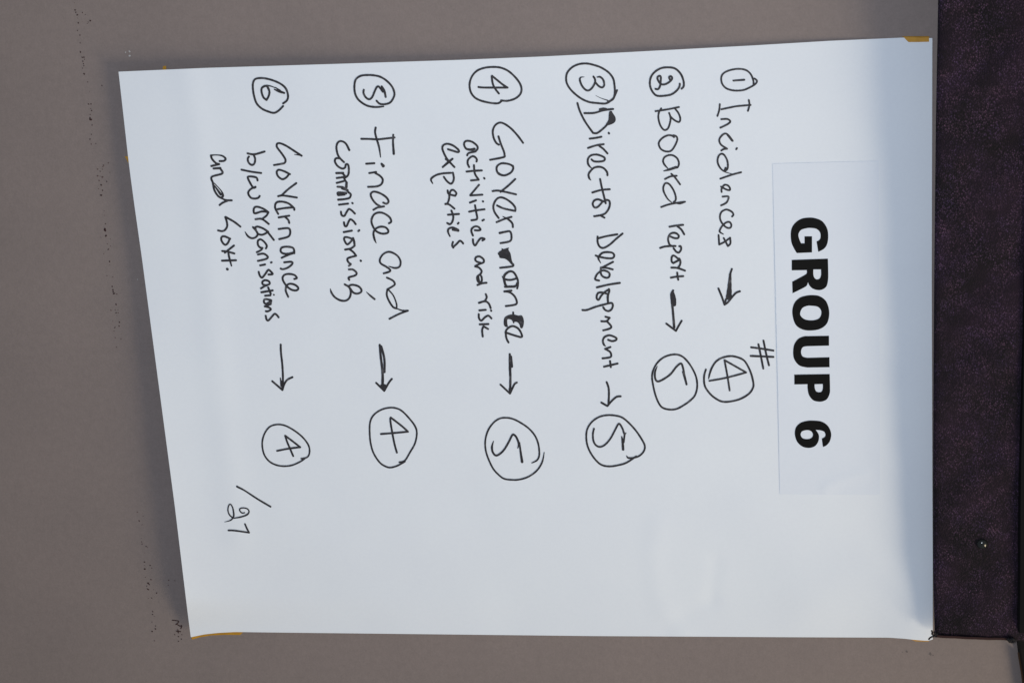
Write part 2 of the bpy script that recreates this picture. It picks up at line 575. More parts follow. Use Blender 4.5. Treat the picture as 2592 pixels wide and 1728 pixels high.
# ---- topic 2
circled('2', S(D, [(655, 445), (683, 410), (680, 340), (650, 260), (600, 200), (545, 170), (470, 163), (390, 172), (310, 215), (255, 280), (235, 360), (248, 440), (290, 510), (340, 540),
        (430, 538), (520, 520), (590, 470), (625, 420), (632, 380)]),
        S(D, [(310, 448), (345, 450), (370, 410), (378, 350), (380, 290), (360, 275), (335, 300), (350, 345), (385, 385), (440, 385), (500, 350), (530, 310), (515, 280), (490, 295), (505, 330)]))
word('Board',
     S(D, [(310, 742), (470, 718), (620, 687)], [(385, 705), (355, 760), (348, 830), (370, 920), (410, 980), (445, 990), (480, 960), (505, 880), (508, 820), (490, 765)],
       [(510, 815), (560, 860), (620, 885), (638, 840), (615, 770), (570, 710)],
       [(555, 1085), (520, 1063), (470, 1062), (410, 1090), (365, 1135), (353, 1180), (380, 1240), (440, 1272), (510, 1268), (560, 1210), (598, 1120), (585, 1075), (545, 1060)],
       [(475, 1500, 14), (430, 1450), (410, 1400), (430, 1350), (490, 1322), (550, 1330), (600, 1370), (620, 1430), (605, 1480), (575, 1490)], [(585, 1482, 34), (500, 1510, 34), (420, 1532, 16)], w=5.0),
     S(E, [(435, 280), (510, 245), (590, 237)], [(520, 212), (565, 255), (635, 350)],
       [(525, 590, 14), (470, 540, 22), (425, 460), (412, 400), (430, 345), (460, 333), (500, 355), (550, 430), (577, 510), (575, 560), (550, 585)],
       [(385, 650), (470, 620), (560, 600), (700, 580)], [(580, 595, 20), (630, 597, 38), (690, 583, 26)], w=5.0))
word('report',
     S(E, [(495, 910), (580, 895), (675, 885)], [(600, 905), (650, 945), (690, 1010)],
       [(510, 1040), (560, 1060), (605, 1060), (618, 1030), (590, 1000), (545, 990), (500, 1010), (478, 1060), (480, 1100), (500, 1150), (540, 1168)],
       [(372, 1190), (430, 1172), (510, 1165), (575, 1165)], [(550, 1195), (585, 1240), (620, 1250), (648, 1210), (645, 1170), (625, 1168)],
       [(615, 1340), (570, 1300), (540, 1292), (523, 1320), (525, 1370), (545, 1390)], [(545, 1390), (630, 1345)], [(625, 1330), (640, 1370), (630, 1420), (600, 1455)],
       [(520, 1450), (600, 1455), (700, 1490)]),
     S(F, [(385, 168), (440, 158), (508, 153)], [(448, 118), (452, 155), (458, 188)]))
arrow('arrow from the topic Board report to its score',
      S(F, [(408, 295, 22), (390, 330, 24), (395, 400, 26), (405, 500, 24), (418, 660, 26)], [(405, 320, 30), (415, 380, 44), (420, 435, 36)], [(340, 623), (435, 695)], [(435, 695), (465, 640), (492, 595)]))
circled('5 beside Board report', S(F, [(570, 1390), (620, 1340), (645, 1260), (640, 1170), (610, 1090), (560, 1010), (500, 950), (430, 928), (340, 945), (270, 990), (220, 1060), (198, 1140), (210, 1240),
        (235, 1340), (270, 1420), (310, 1460), (380, 1475), (450, 1465), (530, 1420), (585, 1380)], w=5.0),
        S(F, [(250, 1045, 8), (228, 1100), (228, 1160), (250, 1195), (300, 1180), (380, 1125), (440, 1050), (485, 1018), (505, 1060), (520, 1140), (540, 1225)], [(508, 1100, 26), (540, 1222, 22)]))
# ---- topic 3
circled('3', S(G0, [(742, 465), (700, 560), (660, 600), (590, 640), (480, 635), (370, 620), (260, 570), (150, 480), (85, 390), (68, 310), (85, 230), (150, 160), (240, 120), (340, 112), (430, 130),
        (530, 165), (630, 230), (690, 310), (708, 400), (712, 500), (690, 580), (620, 620)], [(460, 535, 6), (530, 570, 9), (620, 600, 16)]),
        S(G0, [(310, 290, 6), (262, 295, 20), (250, 330), (275, 400), (320, 455), (365, 468), (410, 435), (448, 370), (450, 320), (430, 285)],
          [(455, 360), (500, 410), (545, 428), (572, 395), (560, 330), (520, 290), (478, 292, 16)]))
word('Director',
     S(G0, [(218, 635), (250, 740), (320, 880), (425, 1030)], [(425, 1030), (480, 1030), (560, 970), (620, 910)], [(310, 768), (440, 765), (560, 730), (690, 713)],
       [(515, 718, 30), (560, 712, 38), (600, 715, 30)], [(380, 1105), (460, 1095), (535, 1080)], [(632, 1030, 30), (636, 1036, 30)],
       [(358, 1228), (460, 1195), (565, 1178)], [(510, 1205), (560, 1240), (615, 1300)],
       [(405, 1380), (440, 1405), (510, 1408), (570, 1395), (578, 1360), (540, 1335), (470, 1315), (400, 1325), (360, 1365), (355, 1420), (370, 1460), (405, 1495, 14)]),
     Fill(G0, [(640, 745), (630, 800), (625, 860), (590, 920), (620, 930), (690, 905), (722, 870), (720, 820), (685, 765), (672, 740)]),
     S(G1, [(615, 230), (610, 190), (570, 140), (510, 118), (440, 130), (390, 175), (365, 220), (375, 270), (397, 295, 10)], [(415, 458), (530, 425), (645, 415)],
       [(518, 280), (540, 390), (570, 510), (592, 600)], [(590, 580), (550, 570), (490, 548), (440, 565), (420, 610), (445, 655), (490, 645), (550, 580)],
       [(600, 555), (640, 570), (645, 630), (615, 700), (560, 748), (440, 772)], [(530, 765), (575, 790)]))
word('Development',
     S(G1, [(485, 1065), (600, 1035), (745, 1010)], [(485, 1040), (485, 1110), (510, 1170), (560, 1190), (640, 1150), (730, 1070), (815, 1000)],
       [(460, 1290), (500, 1305), (600, 1325), (680, 1325), (705, 1290), (680, 1255), (610, 1245), (550, 1255), (510, 1290), (495, 1330), (525, 1388, 12)]),
     S(G2, [(585, 15), (440, 90)], [(440, 90, 34), (500, 95), (580, 115)],
       [(425, 90), (420, 150), (440, 200), (490, 225), (530, 215), (538, 170), (500, 138), (440, 130), (380, 170), (352, 220), (352, 250), (400, 262)],
       [(370, 352), (530, 315), (675, 293)],
       [(515, 440), (440, 420), (390, 425), (370, 460), (370, 500), (395, 515), (430, 460), (480, 410), (530, 380)], [(530, 375), (535, 400), (515, 470, 32), (518, 550)],
       [(180, 652), (240, 650), (350, 610), (460, 580), (560, 558), (582, 590), (565, 640), (525, 665), (480, 650), (455, 615)],
       [(485, 740), (540, 755)], [(535, 755), (500, 798), (430, 800)], [(500, 798), (550, 850), (560, 880), (530, 900), (455, 920)],
       [(520, 1045), (570, 1062), (620, 1050), (630, 1025), (590, 1000), (530, 985), (470, 1010), (450, 1060), (465, 1110), (488, 1130, 10)],
       [(550, 1140), (480, 1165)], [(480, 1165), (540, 1200), (560, 1240), (545, 1275), (445, 1290)],
       [(465, 1400), (550, 1380), (645, 1358)], [(545, 1325), (550, 1365), (555, 1405)]))
arrow('arrow from the topic Director Development to its score',
      S(G3, [(500, 245), (525, 320), (530, 420), (522, 550)], [(430, 515), (508, 560)], [(508, 560), (570, 490), (630, 440), (685, 432)]))
circled('5 beside Director Development', S(G3, [(765, 1220, 14), (785, 1245), (850, 1245), (930, 1220), (990, 1160), (1005, 1090), (970, 1010), (890, 890), (790, 780), (700, 710), (600, 685), (500, 682),
        (400, 705), (310, 765), (250, 850), (230, 950), (245, 1080), (300, 1200), (380, 1300), (450, 1345), (540, 1358), (640, 1345), (760, 1310), (890, 1225)], w=4.9),
        S(G3, [(332, 860), (318, 930), (325, 1020), (360, 1080), (415, 1100), (480, 1070), (550, 990), (610, 880), (650, 805), (675, 800), (710, 860), (735, 930), (757, 915, 12)],
          [(700, 965, 18), (712, 1050, 32), (718, 1135, 34)], [(738, 935), (725, 1040)], w=5.0))
# ---- topic 4
circled('4', S(H0, [(515, 600), (600, 605), (700, 575), (765, 520), (785, 450), (760, 370), (690, 280), (600, 205), (500, 165), (400, 158), (300, 168), (200, 205), (130, 280), (98, 380), (110, 480),
        (160, 555), (240, 600), (360, 630), (470, 638), (520, 608)]),
        S(H0, [(215, 423), (300, 430), (600, 430)], [(600, 430), (530, 385), (395, 275)], [(390, 280), (405, 380), (440, 450), (485, 508)]))
word('Governance, with letters inked over',
     S(H0, [(805, 1160), (730, 1060), (640, 965), (550, 905), (490, 895), (435, 930), (405, 1000), (415, 1090), (450, 1160), (485, 1185)],
       [(480, 1075), (510, 1170), (550, 1270), (560, 1320), (545, 1350), (370, 1385)], [(670, 1472), (650, 1455), (600, 1437), (520, 1432), (465, 1465), (455, 1515), (480, 1568), (530, 1590)]),
     S(H1, [(425, 95), (470, 122), (520, 125), (590, 90), (622, 40), (618, 0)], [(650, 175), (560, 260), (455, 345)], [(350, 335), (400, 328), (470, 335), (660, 378)],
       [(410, 525), (500, 565), (650, 597)], [(650, 597), (648, 550), (600, 490), (520, 435), (450, 418), (395, 450), (360, 530), (375, 610), (430, 690)],
       [(403, 745), (500, 705), (600, 675)], [(485, 670, 12), (560, 710), (610, 760), (618, 810)],
       [(445, 888, 34), (520, 872), (580, 868), (600, 930), (580, 995), (455, 1022)]),
     Fill(H1, [(470, 1090), (500, 1098), (565, 1080), (560, 1108), (588, 1160), (605, 1250), (632, 1310), (605, 1312), (560, 1262), (510, 1228), (445, 1218), (436, 1190), (417, 1162), (437, 1132), (468, 1112)]),
     S(H1, [(622, 1300), (610, 1328), (450, 1348)], [(480, 1465, 20), (520, 1500), (590, 1508), (660, 1490)],
       [(495, 1480, 34), (520, 1430, 34), (580, 1395, 30), (635, 1415, 30), (680, 1500), (685, 1570), (675, 1620)], [(497, 1480, 34), (515, 1560, 34), (535, 1595, 34)]),
     S(H2, [(675, 85), (660, 120, 30), (630, 132, 34)], [(515, 135, 32), (640, 132, 34)], [(505, 198), (600, 185)], [(510, 195), (580, 210), (640, 260), (670, 330), (650, 370), (525, 390)],
       [(622, 475), (628, 610, 20)]),
     Fill(H2, [(505, 545), (560, 508), (620, 498), (690, 515), (740, 515), (765, 590), (750, 675), (718, 680), (705, 635), (670, 600), (620, 600), (598, 572), (548, 565), (545, 620), (552, 662), (520, 665), (497, 630)]),
     S(H2, [(540, 745), (630, 775), (715, 800)], [(715, 800), (740, 790), (720, 730), (680, 680), (620, 655), (570, 670), (530, 710), (525, 760), (535, 820), (560, 870)], [(512, 738, 16), (545, 745)]))
word('activities',
     S(H4, [(685, 195, 34), (640, 205, 34), (580, 195), (550, 150), (555, 105), (595, 88), (660, 105), (720, 155), (725, 195), (700, 225)], [(700, 228, 30), (610, 250), (588, 280)],
       [(712, 362), (715, 330), (680, 295), (640, 300), (600, 340), (595, 390), (615, 435)], [(580, 495), (680, 485), (782, 480)], [(678, 410), (690, 520), (740, 600)], [(740, 603), (640, 612)],
       [(812, 580), (818, 588)], [(745, 670), (630, 805)], [(630, 810), (790, 800)], [(625, 905), (705, 875)], [(797, 888, 30)],
       [(615, 1025), (700, 1008), (818, 993)], [(692, 940), (710, 1040), (722, 1110), (700, 1130), (645, 1138)], [(810, 1130), (790, 1142)],
       [(690, 1270), (740, 1272), (765, 1260), (735, 1225), (690, 1220), (650, 1250), (645, 1290), (665, 1340)],
       [(665, 1390), (670, 1440), (695, 1470), (730, 1420), (770, 1375), (820, 1385), (790, 1405)]))
word('and, joined letters',
     S(H5, [(660, 340), (610, 325), (590, 295), (605, 265), (650, 258), (700, 295), (700, 335), (650, 355), (590, 385)], [(590, 390), (640, 405), (675, 450), (660, 490)],
       [(660, 490), (620, 520), (618, 565), (640, 600), (675, 585), (675, 530), (655, 500)], [(634, 520, 20), (642, 590, 26)], [(620, 635), (680, 612), (740, 605)]))
word('risk',
     S(H5, [(730, 755), (742, 800), (715, 850)], [(640, 870, 30), (720, 850), (770, 880), (795, 940)], [(645, 970), (730, 962)], [(800, 970), (802, 976)],
       [(638, 1020), (640, 1070), (670, 1105), (720, 1060), (765, 1040), (805, 1075)], [(650, 1155), (765, 1150)], [(760, 1215), (700, 1180)], [(700, 1180), (682, 1230), (690, 1315)]))
word('experties',
     S(H4, [(335, 200), (400, 220), (465, 238), (480, 220), (450, 185), (390, 145), (320, 128), (270, 150), (262, 200), (300, 290), (340, 350), (420, 435)], [(395, 325), (340, 370, 34), (265, 435)],
       [(305, 330), (345, 360)],
       [(375, 512), (260, 520), (170, 545), (110, 595), (132, 652, 16)], [(400, 510), (412, 580), (400, 630), (370, 655), (320, 620), (280, 565)],
       [(330, 745), (345, 790), (430, 815)], [(430, 815), (445, 780), (410, 740), (375, 745), (355, 790), (350, 850), (330, 910), (300, 925)], [(300, 922), (350, 930), (420, 985)],
       [(335, 1065), (480, 1055)], [(380, 1010), (405, 1090), (390, 1160), (360, 1190), (325, 1175)], [(475, 1172), (465, 1184)],
       [(360, 1350, 20), (335, 1290), (345, 1250), (400, 1235), (470, 1265)], [(470, 1275, 34), (400, 1262, 34)],
       [(400, 1425), (390, 1470), (405, 1500)], [(400, 1495), (450, 1450), (490, 1410), (520, 1425), (535, 1445)]))
arrow('arrow from the fourth topic to its score',
      S(H2, [(577, 1025, 30), (580, 1200, 36), (585, 1350, 32), (582, 1500, 34)], [(590, 1060, 40), (605, 1190, 34)], [(455, 1428), (580, 1545)], [(580, 1545), (610, 1480), (640, 1420), (670, 1400)]),
      Fill(H2, [(560, 1480), (608, 1480), (582, 1552)]))
circled('5 beside the fourth topic', S(H3, [(765, 998, 16), (830, 965), (860, 910), (862, 830), (845, 730), (800, 630), (720, 540), (620, 470), (520, 420), (430, 402), (340, 412), (260, 465), (190, 560),
        (152, 680), (150, 800), (180, 920), (250, 1070), (330, 1160), (400, 1208), (500, 1222), (600, 1218), (720, 1180), (830, 1100), (900, 990), (928, 860, 12)], w=4.7),
        S(H3, [(258, 710, 10), (238, 780), (245, 850), (285, 900), (340, 880), (400, 820), (460, 720), (500, 640), (525, 625), (560, 660), (590, 740), (578, 805, 12)], [(600, 730, 22), (620, 880, 30), (636, 985, 36)]))
# ---- topic 5
circled('5', S(J0, [(488, 500), (530, 540), (600, 545), (670, 520), (715, 450), (722, 390), (690, 310), (620, 235), (540, 185), (460, 165), (370, 160), (280, 170), (215, 215), (195, 290), (200, 390),
        (235, 470), (300, 530), (380, 570), (480, 583), (580, 575, 20)]),
        S(J0, [(318, 355), (315, 400), (345, 455), (390, 480), (430, 450), (460, 380), (490, 320), (520, 315), (570, 380)], [(555, 310), (590, 370, 32), (608, 450)]))
word('Finace',
     S(J0, [(475, 855, 30), (468, 920), (490, 1010), (520, 1110), (540, 1245, 14)], [(285, 1003), (400, 1005), (500, 1010), (600, 1000), (725, 985)], [(708, 950), (705, 1050), (715, 1200, 34)],
       [(350, 1332), (458, 1325)], [(555, 1335, 34), (575, 1360, 46)]),
     S(J3, [(600, 515), (690, 500)], [(680, 515), (740, 550), (778, 600), (760, 660), (700, 690), (585, 697)],
       [(785, 905), (830, 920), (855, 885), (820, 830), (740, 780), (660, 760), (620, 790), (635, 850), (690, 920), (740, 950)], [(795, 955), (710, 970), (655, 1000)],
       [(860, 1178), (890, 1155), (870, 1100), (800, 1050), (730, 1035), (665, 1060), (630, 1130), (640, 1200), (690, 1280), (770, 1315), (840, 1305), (850, 1270), (810, 1230), (740, 1225), (680, 1255),
        (655, 1310), (670, 1390), (692, 1440, 10)]))
word('and, with a tall last letter',
     S(J1, [(410, 918, 10), (470, 935), (515, 920), (525, 870), (500, 820), (450, 785), (400, 775), (350, 800), (320, 850), (330, 890), (380, 920), (420, 950), (415, 970), (358, 988)],
       [(390, 1030), (450, 1060), (468, 1095), (440, 1120), (395, 1145)], [(395, 1145), (388, 1200), (410, 1260), (450, 1320), (485, 1335)], [(485, 1335, 18), (485, 1290, 16), (455, 1210, 16), (410, 1155, 16)],
       [(485, 1335, 12), (540, 1355, 16), (598, 1357)], [(598, 1357), (510, 1390), (415, 1438)], w=5.2))
word('commissioning',
     S(J3, [(335, 210, 32), (290, 125), (230, 92), (185, 110), (165, 170), (180, 260), (210, 315), (265, 370)],
       [(210, 320), (160, 320), (145, 360), (180, 420), (240, 455), (280, 440), (290, 400), (320, 405), (330, 470), (320, 540), (280, 575)],
       [(165, 515, 32), (255, 512, 30)], [(240, 515), (275, 560), (170, 580)], [(270, 590), (300, 640)], [(265, 620), (170, 645)], [(300, 640, 34), (295, 700, 40)], [(250, 700), (180, 695)],
       [(270, 710), (330, 770)], [(310, 740, 36), (240, 715, 34)], [(325, 770), (355, 795), (340, 840), (280, 858), (190, 866, 32)], [(190, 782, 50), (290, 780, 40)], [(190, 800, 40), (270, 795, 36)],
       [(200, 932), (320, 918)], [(375, 910), (380, 914)], [(225, 1025), (235, 1070), (270, 1080), (300, 1030), (330, 990), (370, 1010), (410, 1050)],
       [(265, 1165), (275, 1210), (300, 1215), (325, 1160), (350, 1125), (390, 1150), (420, 1190)], [(262, 1295), (370, 1275)], [(455, 1282), (468, 1270)]),
     S(J4, [(480, 340), (420, 318), (380, 318), (372, 345), (395, 395), (420, 410), (460, 375), (490, 330)], [(490, 330, 32), (505, 380, 32), (510, 430)], [(510, 430), (460, 465), (385, 480)],
       [(440, 475), (490, 510), (530, 560)], [(530, 562), (430, 590), (415, 620), (440, 660), (460, 672), (435, 695)], [(591, 626, 30), (594, 630, 30)],
       [(435, 742), (490, 745), (535, 785), (520, 820), (440, 845), (430, 860), (440, 880)],
       [(380, 940), (440, 980), (460, 1050), (440, 1120), (390, 1155), (320, 1150), (250, 1110), (205, 1050), (190, 998, 10)],
       [(435, 960), (480, 945), (560, 965), (600, 1010), (590, 1045), (540, 1062), (490, 1045), (450, 990)], [(668, 1042, 10), (720, 1090, 26), (775, 1135, 28)]))
arrow('arrow from the topic Finace and commissioning to its score',
      S(J2, [(240, 285, 22), (250, 400, 24), (268, 560, 26), (268, 680, 28)], [(255, 300, 24), (285, 420, 24), (288, 555, 22)], [(205, 662), (285, 740)], [(285, 740), (330, 660), (360, 622)]),
      Fill(J2, [(245, 680), (305, 680), (284, 752)]))
circled('4 beside Finace and commissioning', S(J2, [(435, 1448), (490, 1430), (540, 1350), (590, 1260), (608, 1160), (590, 1090), (530, 1010), (460, 940), (400, 912), (330, 908), (250, 930), (180, 980), (145, 1050), (140, 1150),
        (150, 1260), (180, 1360), (240, 1450), (300, 1490), (350, 1500), (420, 1480), (490, 1440)], w=4.7),
        S(J2, [(252, 1168), (380, 1158), (520, 1145)], [(520, 1145), (460, 1090), (350, 1005)], [(350, 1005), (345, 1030), (360, 1130), (385, 1260), (410, 1352)], w=5.2))
# ---- topic 6
circled('6', S(K0, [(610, 430), (660, 390), (675, 330), (650, 240), (590, 180), (500, 135), (400, 105), (310, 95), (240, 110), (212, 160), (210, 230), (225, 330), (260, 430), (330, 500), (420, 540),
        (490, 555), (550, 525), (610, 465)]),
        S(K0, [(510, 225, 14), (440, 200, 18), (380, 198), (330, 225), (325, 280), (350, 350), (390, 385)], [(390, 385), (420, 330), (428, 270), (400, 210), (365, 190, 10)],
          [(495, 245, 18), (560, 272, 34), (625, 292, 28)], [(510, 220, 14), (570, 262, 26)]))
word('Governance, at the sixth topic',
     S(K0, [(855, 1122), (760, 1060), (650, 990), (570, 957), (530, 965), (530, 1010), (590, 1090), (640, 1170), (630, 1215), (590, 1228), (490, 1245)], [(760, 1105, 10), (840, 1115, 20)],
       [(700, 1365), (620, 1325), (550, 1308), (525, 1340), (545, 1395), (600, 1432), (650, 1410), (680, 1375)]),
     S(K1, [(510, 15), (430, 75), (365, 135)], [(330, 145), (380, 138), (515, 158)], [(320, 275), (400, 262), (480, 258), (490, 280)], [(480, 255), (430, 215), (360, 198), (310, 210), (300, 260), (330, 320)],
       [(335, 355), (440, 338)], [(400, 352), (430, 380), (440, 410)], [(335, 470), (430, 462), (450, 500), (430, 545), (340, 570)],
       [(490, 710), (480, 660), (420, 645), (365, 655), (355, 690), (380, 712), (430, 715), (490, 700)], [(490, 705), (420, 730), (365, 755)],
       [(390, 800), (460, 795), (470, 815), (430, 850), (380, 868), (355, 862)],
       [(490, 965), (515, 955), (490, 925), (430, 915), (385, 930), (375, 970), (410, 1030), (460, 1070), (510, 1078), (530, 1055), (500, 1025), (450, 1012), (415, 1030), (405, 1080), (430, 1142)]))
word('b/w',
     S(K3, [(610, 97), (700, 110), (835, 73)], [(690, 115), (710, 170), (700, 230), (665, 250), (625, 220), (612, 170), (628, 140)], [(530, 313), (660, 340), (790, 357)],
       [(742, 455), (730, 420), (680, 405), (620, 405), (620, 440), (680, 545), (715, 545)], [(715, 540), (650, 570), (618, 620), (650, 680), (700, 695), (750, 685), (770, 660)]))
word('organisations',
     S(K3, [(880, 875), (800, 865), (710, 890), (690, 860), (700, 815), (740, 803), (820, 830), (885, 875)], [(885, 875), (860, 920), (800, 965)], [(715, 968), (800, 965), (890, 1030)]),
     S(K4, [(630, 80), (680, 140), (690, 180), (660, 215), (610, 225), (560, 195), (525, 140, 10)], [(655, 85), (690, 72), (760, 95), (830, 140)], [(825, 138), (790, 165), (740, 180), (690, 160), (660, 95)],
       [(820, 140), (860, 190), (905, 248)], [(800, 360), (812, 325), (780, 275), (730, 240), (695, 260), (695, 310), (720, 345), (755, 355)], [(755, 355), (730, 385), (680, 410)],
       [(695, 440), (770, 430), (825, 470), (800, 500), (695, 525)], [(725, 585), (790, 572)], [(868, 547), (876, 543)],
       [(705, 670), (720, 720), (750, 745), (790, 700), (830, 645), (860, 660), (890, 700), (835, 705)],
       [(810, 850), (760, 835), (755, 800), (790, 780), (840, 795), (848, 830), (800, 850), (735, 888)], [(740, 940), (890, 915)], [(830, 875), (865, 960)], [(860, 980), (790, 985)], [(905, 972, 24)],
       [(870, 1045), (800, 1030), (775, 1045), (780, 1080), (810, 1090), (870, 1050)], [(868, 1050, 34), (862, 1090)], [(865, 1095), (785, 1125)], [(785, 1125), (840, 1140), (865, 1165), (830, 1190), (800, 1190)],
       [(798, 1250), (810, 1300), (835, 1310), (880, 1260), (915, 1225), (945, 1240), (968, 1270)]))
word('and, with a filled last letter',
     S(K3, [(240, 200), (300, 195), (318, 165), (270, 128, 22), (180, 118, 16), (125, 125)], [(125, 125), (140, 170), (190, 225), (235, 240)], [(235, 240), (130, 265)], [(160, 297), (250, 292, 32)],
       [(250, 300), (280, 345), (260, 370), (150, 400), (130, 430), (150, 480)], [(150, 480), (170, 580), (220, 660), (270, 690)], [(270, 680, 34), (285, 650, 30), (260, 590, 16), (170, 490, 12)],
       [(170, 520, 18), (255, 640, 34)], [(270, 690, 20), (320, 715), (400, 718)], [(350, 722), (280, 750), (240, 780)]))
word('Govt.',
     S(K3, [(515, 1065), (430, 1000), (320, 938)], [(315, 940), (335, 1000), (340, 1060), (310, 1110), (270, 1125), (220, 1115)], [(380, 1225), (310, 1195), (270, 1200), (262, 1240), (290, 1290), (320, 1305), (350, 1280), (375, 1225)],
       [(430, 1315), (310, 1410)], [(275, 1388), (340, 1395), (435, 1420)]),
     S(K4, [(305, 430), (320, 500), (345, 590, 20)], [(220, 522), (405, 517)], [(288, 632, 36), (292, 636, 36)]))
arrow('arrow from the sixth topic to its score',
      S(K2, [(316, 125), (318, 200), (332, 330), (338, 470), (330, 560)], [(232, 488), (333, 575)], [(333, 575), (350, 520), (380, 475), (432, 448)], [(312, 455, 10), (325, 530, 30)]))
circled('4 beside the sixth topic', S(K2, [(520, 1255), (580, 1240), (602, 1190), (590, 1120), (530, 1040), (440, 970), (350, 925), (270, 918), (200, 945), (150, 1020), (132, 1110), (150, 1210), (200, 1280), (270, 1318),
        (350, 1330), (430, 1320), (510, 1285), (560, 1250)], w=4.5),
        S(K2, [(280, 1178), (400, 1155), (510, 1142)], [(510, 1142), (430, 1080), (360, 1028)], [(360, 1028), (380, 1090), (410, 1160), (440, 1230)], w=5.0))
write('page_total', [S(K5, [(470, 240, 40), (500, 258, 40), (620, 320, 34), (880, 490, 36), (1135, 640, 38)],
                       [(620, 760), (570, 765), (525, 720), (530, 680), (590, 665), (670, 680), (708, 730), (680, 790, 36), (580, 835, 34), (450, 862), (390, 860), (320, 800), (290, 710), (305, 620), (340, 592),
                        (380, 650), (402, 750, 34), (400, 840, 34), (340, 910), (222, 945, 8)], [(300, 1110, 36), (430, 1115, 36), (710, 1155, 36)], [(710, 1155, 36), (670, 1080, 36), (628, 985, 36)], w=3.6)], sheet,
      'handwritten total of 27 behind a slash')

# ------------------------------------------------------------------ GROUP 6 sign
SL = [(415, 1955.8), (695, 1962.5), (992, 1969.4), (1250.5, 1974)]
STp = [(1955.8, 415), (2080, 411.5), (2224, 407.8)]
SB = [(1974, 1250.5), (2100, 1251.8), (2228, 1251.8)]
SR = [(407.8, 2224), (800, 2226), (1251.8, 2228)]


def sign_h(px, py):
    s = (px - 1960) / 266.0
    t = (py - 412) / 840.0
    h = lift(px, py) + 0.00042
    h += 0.0005 * smooth(0.30, 0.0, s) * math.sin(math.pi * min(1, max(0, t))) + 0.0002 * smooth(0.85, 1.0, s)
    h += 0.0007 * math.exp(-(seg_dist(px, py, [(2190, 1195), (2120, 1215), (2090, 1235)]) / 14.0) ** 2)
    return h


mb = MB()
vs, fs = [], []
nx, ny = 40, 90
for j in range(ny + 1):
    for i in range(nx + 1):
        s, t = i / nx, j / ny
        yl = 415 + t * 835.5
        yr = 407.8 + t * 844
        xt = 1955.8 + s * 268.2
        xb = 1974 + s * 254
        lf, rg = (interp(SL, yl), yl), (interp(SR, yr), yr)
        tp, bt = (xt, interp(STp, xt)), (xb, interp(SB, xb))
        p = [(1 - t) * tp[k] + t * bt[k] + (1 - s) * lf[k] + s * rg[k] - ((1 - s) * (1 - t) * (1955.8, 415)[k] + s * (1 - t) * (2224, 407.8)[k]
             + (1 - s) * t * (1974, 1250.5)[k] + s * t * (2228, 1251.8)[k]) for k in (0, 1)]
        vs.append(pt(p[0], p[1], sign_h(*p)))
sign = thin_sheet(vs, nx, ny, 0.00012, 'paper_sign', m_sign)
tag(sign, 'white paper strip printed GROUP 6 in bold black capitals, stuck on the flip chart sheet', 'paper sign')

L0 = (1920, 380, 3.4844)
L1 = (1920, 820, 3.4844)


def outline(P):
    """closed path; a third entry marks a sharp corner"""
    n = len(P)
    cs = [i for i, p in enumerate(P) if len(p) > 2]
    if not cs:
        return catmull([p[:2] for p in P], 5, True)
    out = []
    for a, b_ in zip(cs, cs[1:] + [cs[0] + n]):
        run = [P[i % n][:2] for i in range(a, b_ + 1)]
        out += catmull(run, 5)[:-1]
    return out


def letter(ch, fr, outer, hole=None):
    loops = []
    for P in ([outer, hole] if hole else [outer]):
        Q = [(fr[0] + x / fr[2], fr[1] + y / fr[2]) for x, y in outline(P)]
        loops.append(Q)
    flat = [p for l in loops for p in l]
    tri = tessellate_polygon([[Vector((p[0], p[1], 0)) for p in l] for l in loops])
    b = MB()
    b.add([pt(p[0], p[1], sign_h(*p) + 0.00022) for p in flat], tri)
    o = b.build('printed_letter' if ch != '6' else 'printed_number', m_print, sign)
    o['label'] = 'bold black printed ' + ch
    return o


letter('G', L0, [(472, 902, 1), (472, 760, 1), (406, 760, 1), (406, 822, 1), (376, 822, 1), (358, 780), (353, 740), (375, 705), (420, 690), (460, 687), (510, 695), (542, 725), (547, 765), (538, 790), (512, 806, 1),
       (527, 897, 1), (575, 872), (605, 830), (615, 760), (605, 690), (565, 630), (510, 603), (450, 595), (380, 605), (325, 640), (292, 690), (284, 750), (292, 820), (320, 880), (338, 908, 1)])
letter('R', L0, [(293, 968, 1), (612, 957, 1), (615, 1060), (614, 1140), (600, 1200), (565, 1228), (525, 1234), (480, 1222), (450, 1195), (437, 1165, 1), (425, 1195), (395, 1215), (300, 1262, 1), (297, 1160, 1),
       (400, 1105), (425, 1085), (425, 1058, 1), (293, 1060, 1)], [(484, 1052, 1), (551, 1052, 1), (551, 1100), (540, 1130), (515, 1140), (493, 1125), (484, 1095)])
letter('O', L0, [(470, 1278), (540, 1288), (598, 1335), (624, 1425), (608, 1520), (550, 1573), (465, 1590), (385, 1580), (325, 1535), (298, 1440), (310, 1360), (350, 1310), (400, 1287)],
       [(465, 1372), (520, 1380), (550, 1410), (552, 1450), (530, 1485), (475, 1500), (410, 1492), (372, 1460), (370, 1425), (390, 1390), (430, 1373)])
letter('U', L1, [(622, 103, 1), (622, 190, 1), (430, 195, 1), (390, 205), (375, 245), (390, 285), (430, 297, 1), (626, 292, 1), (627, 380, 1), (430, 383, 1), (360, 365), (315, 310), (305, 245), (315, 180), (350, 130), (400, 108), (430, 106, 1)])
letter('P', L1, [(315, 445, 1), (628, 440, 1), (631, 560), (628, 610), (605, 660), (565, 681), (525, 683), (480, 670), (445, 625), (433, 570), (432, 530, 1), (316, 532, 1)],
       [(495, 530, 1), (566, 528, 1), (567, 565), (555, 595), (530, 600), (507, 590), (496, 560)])
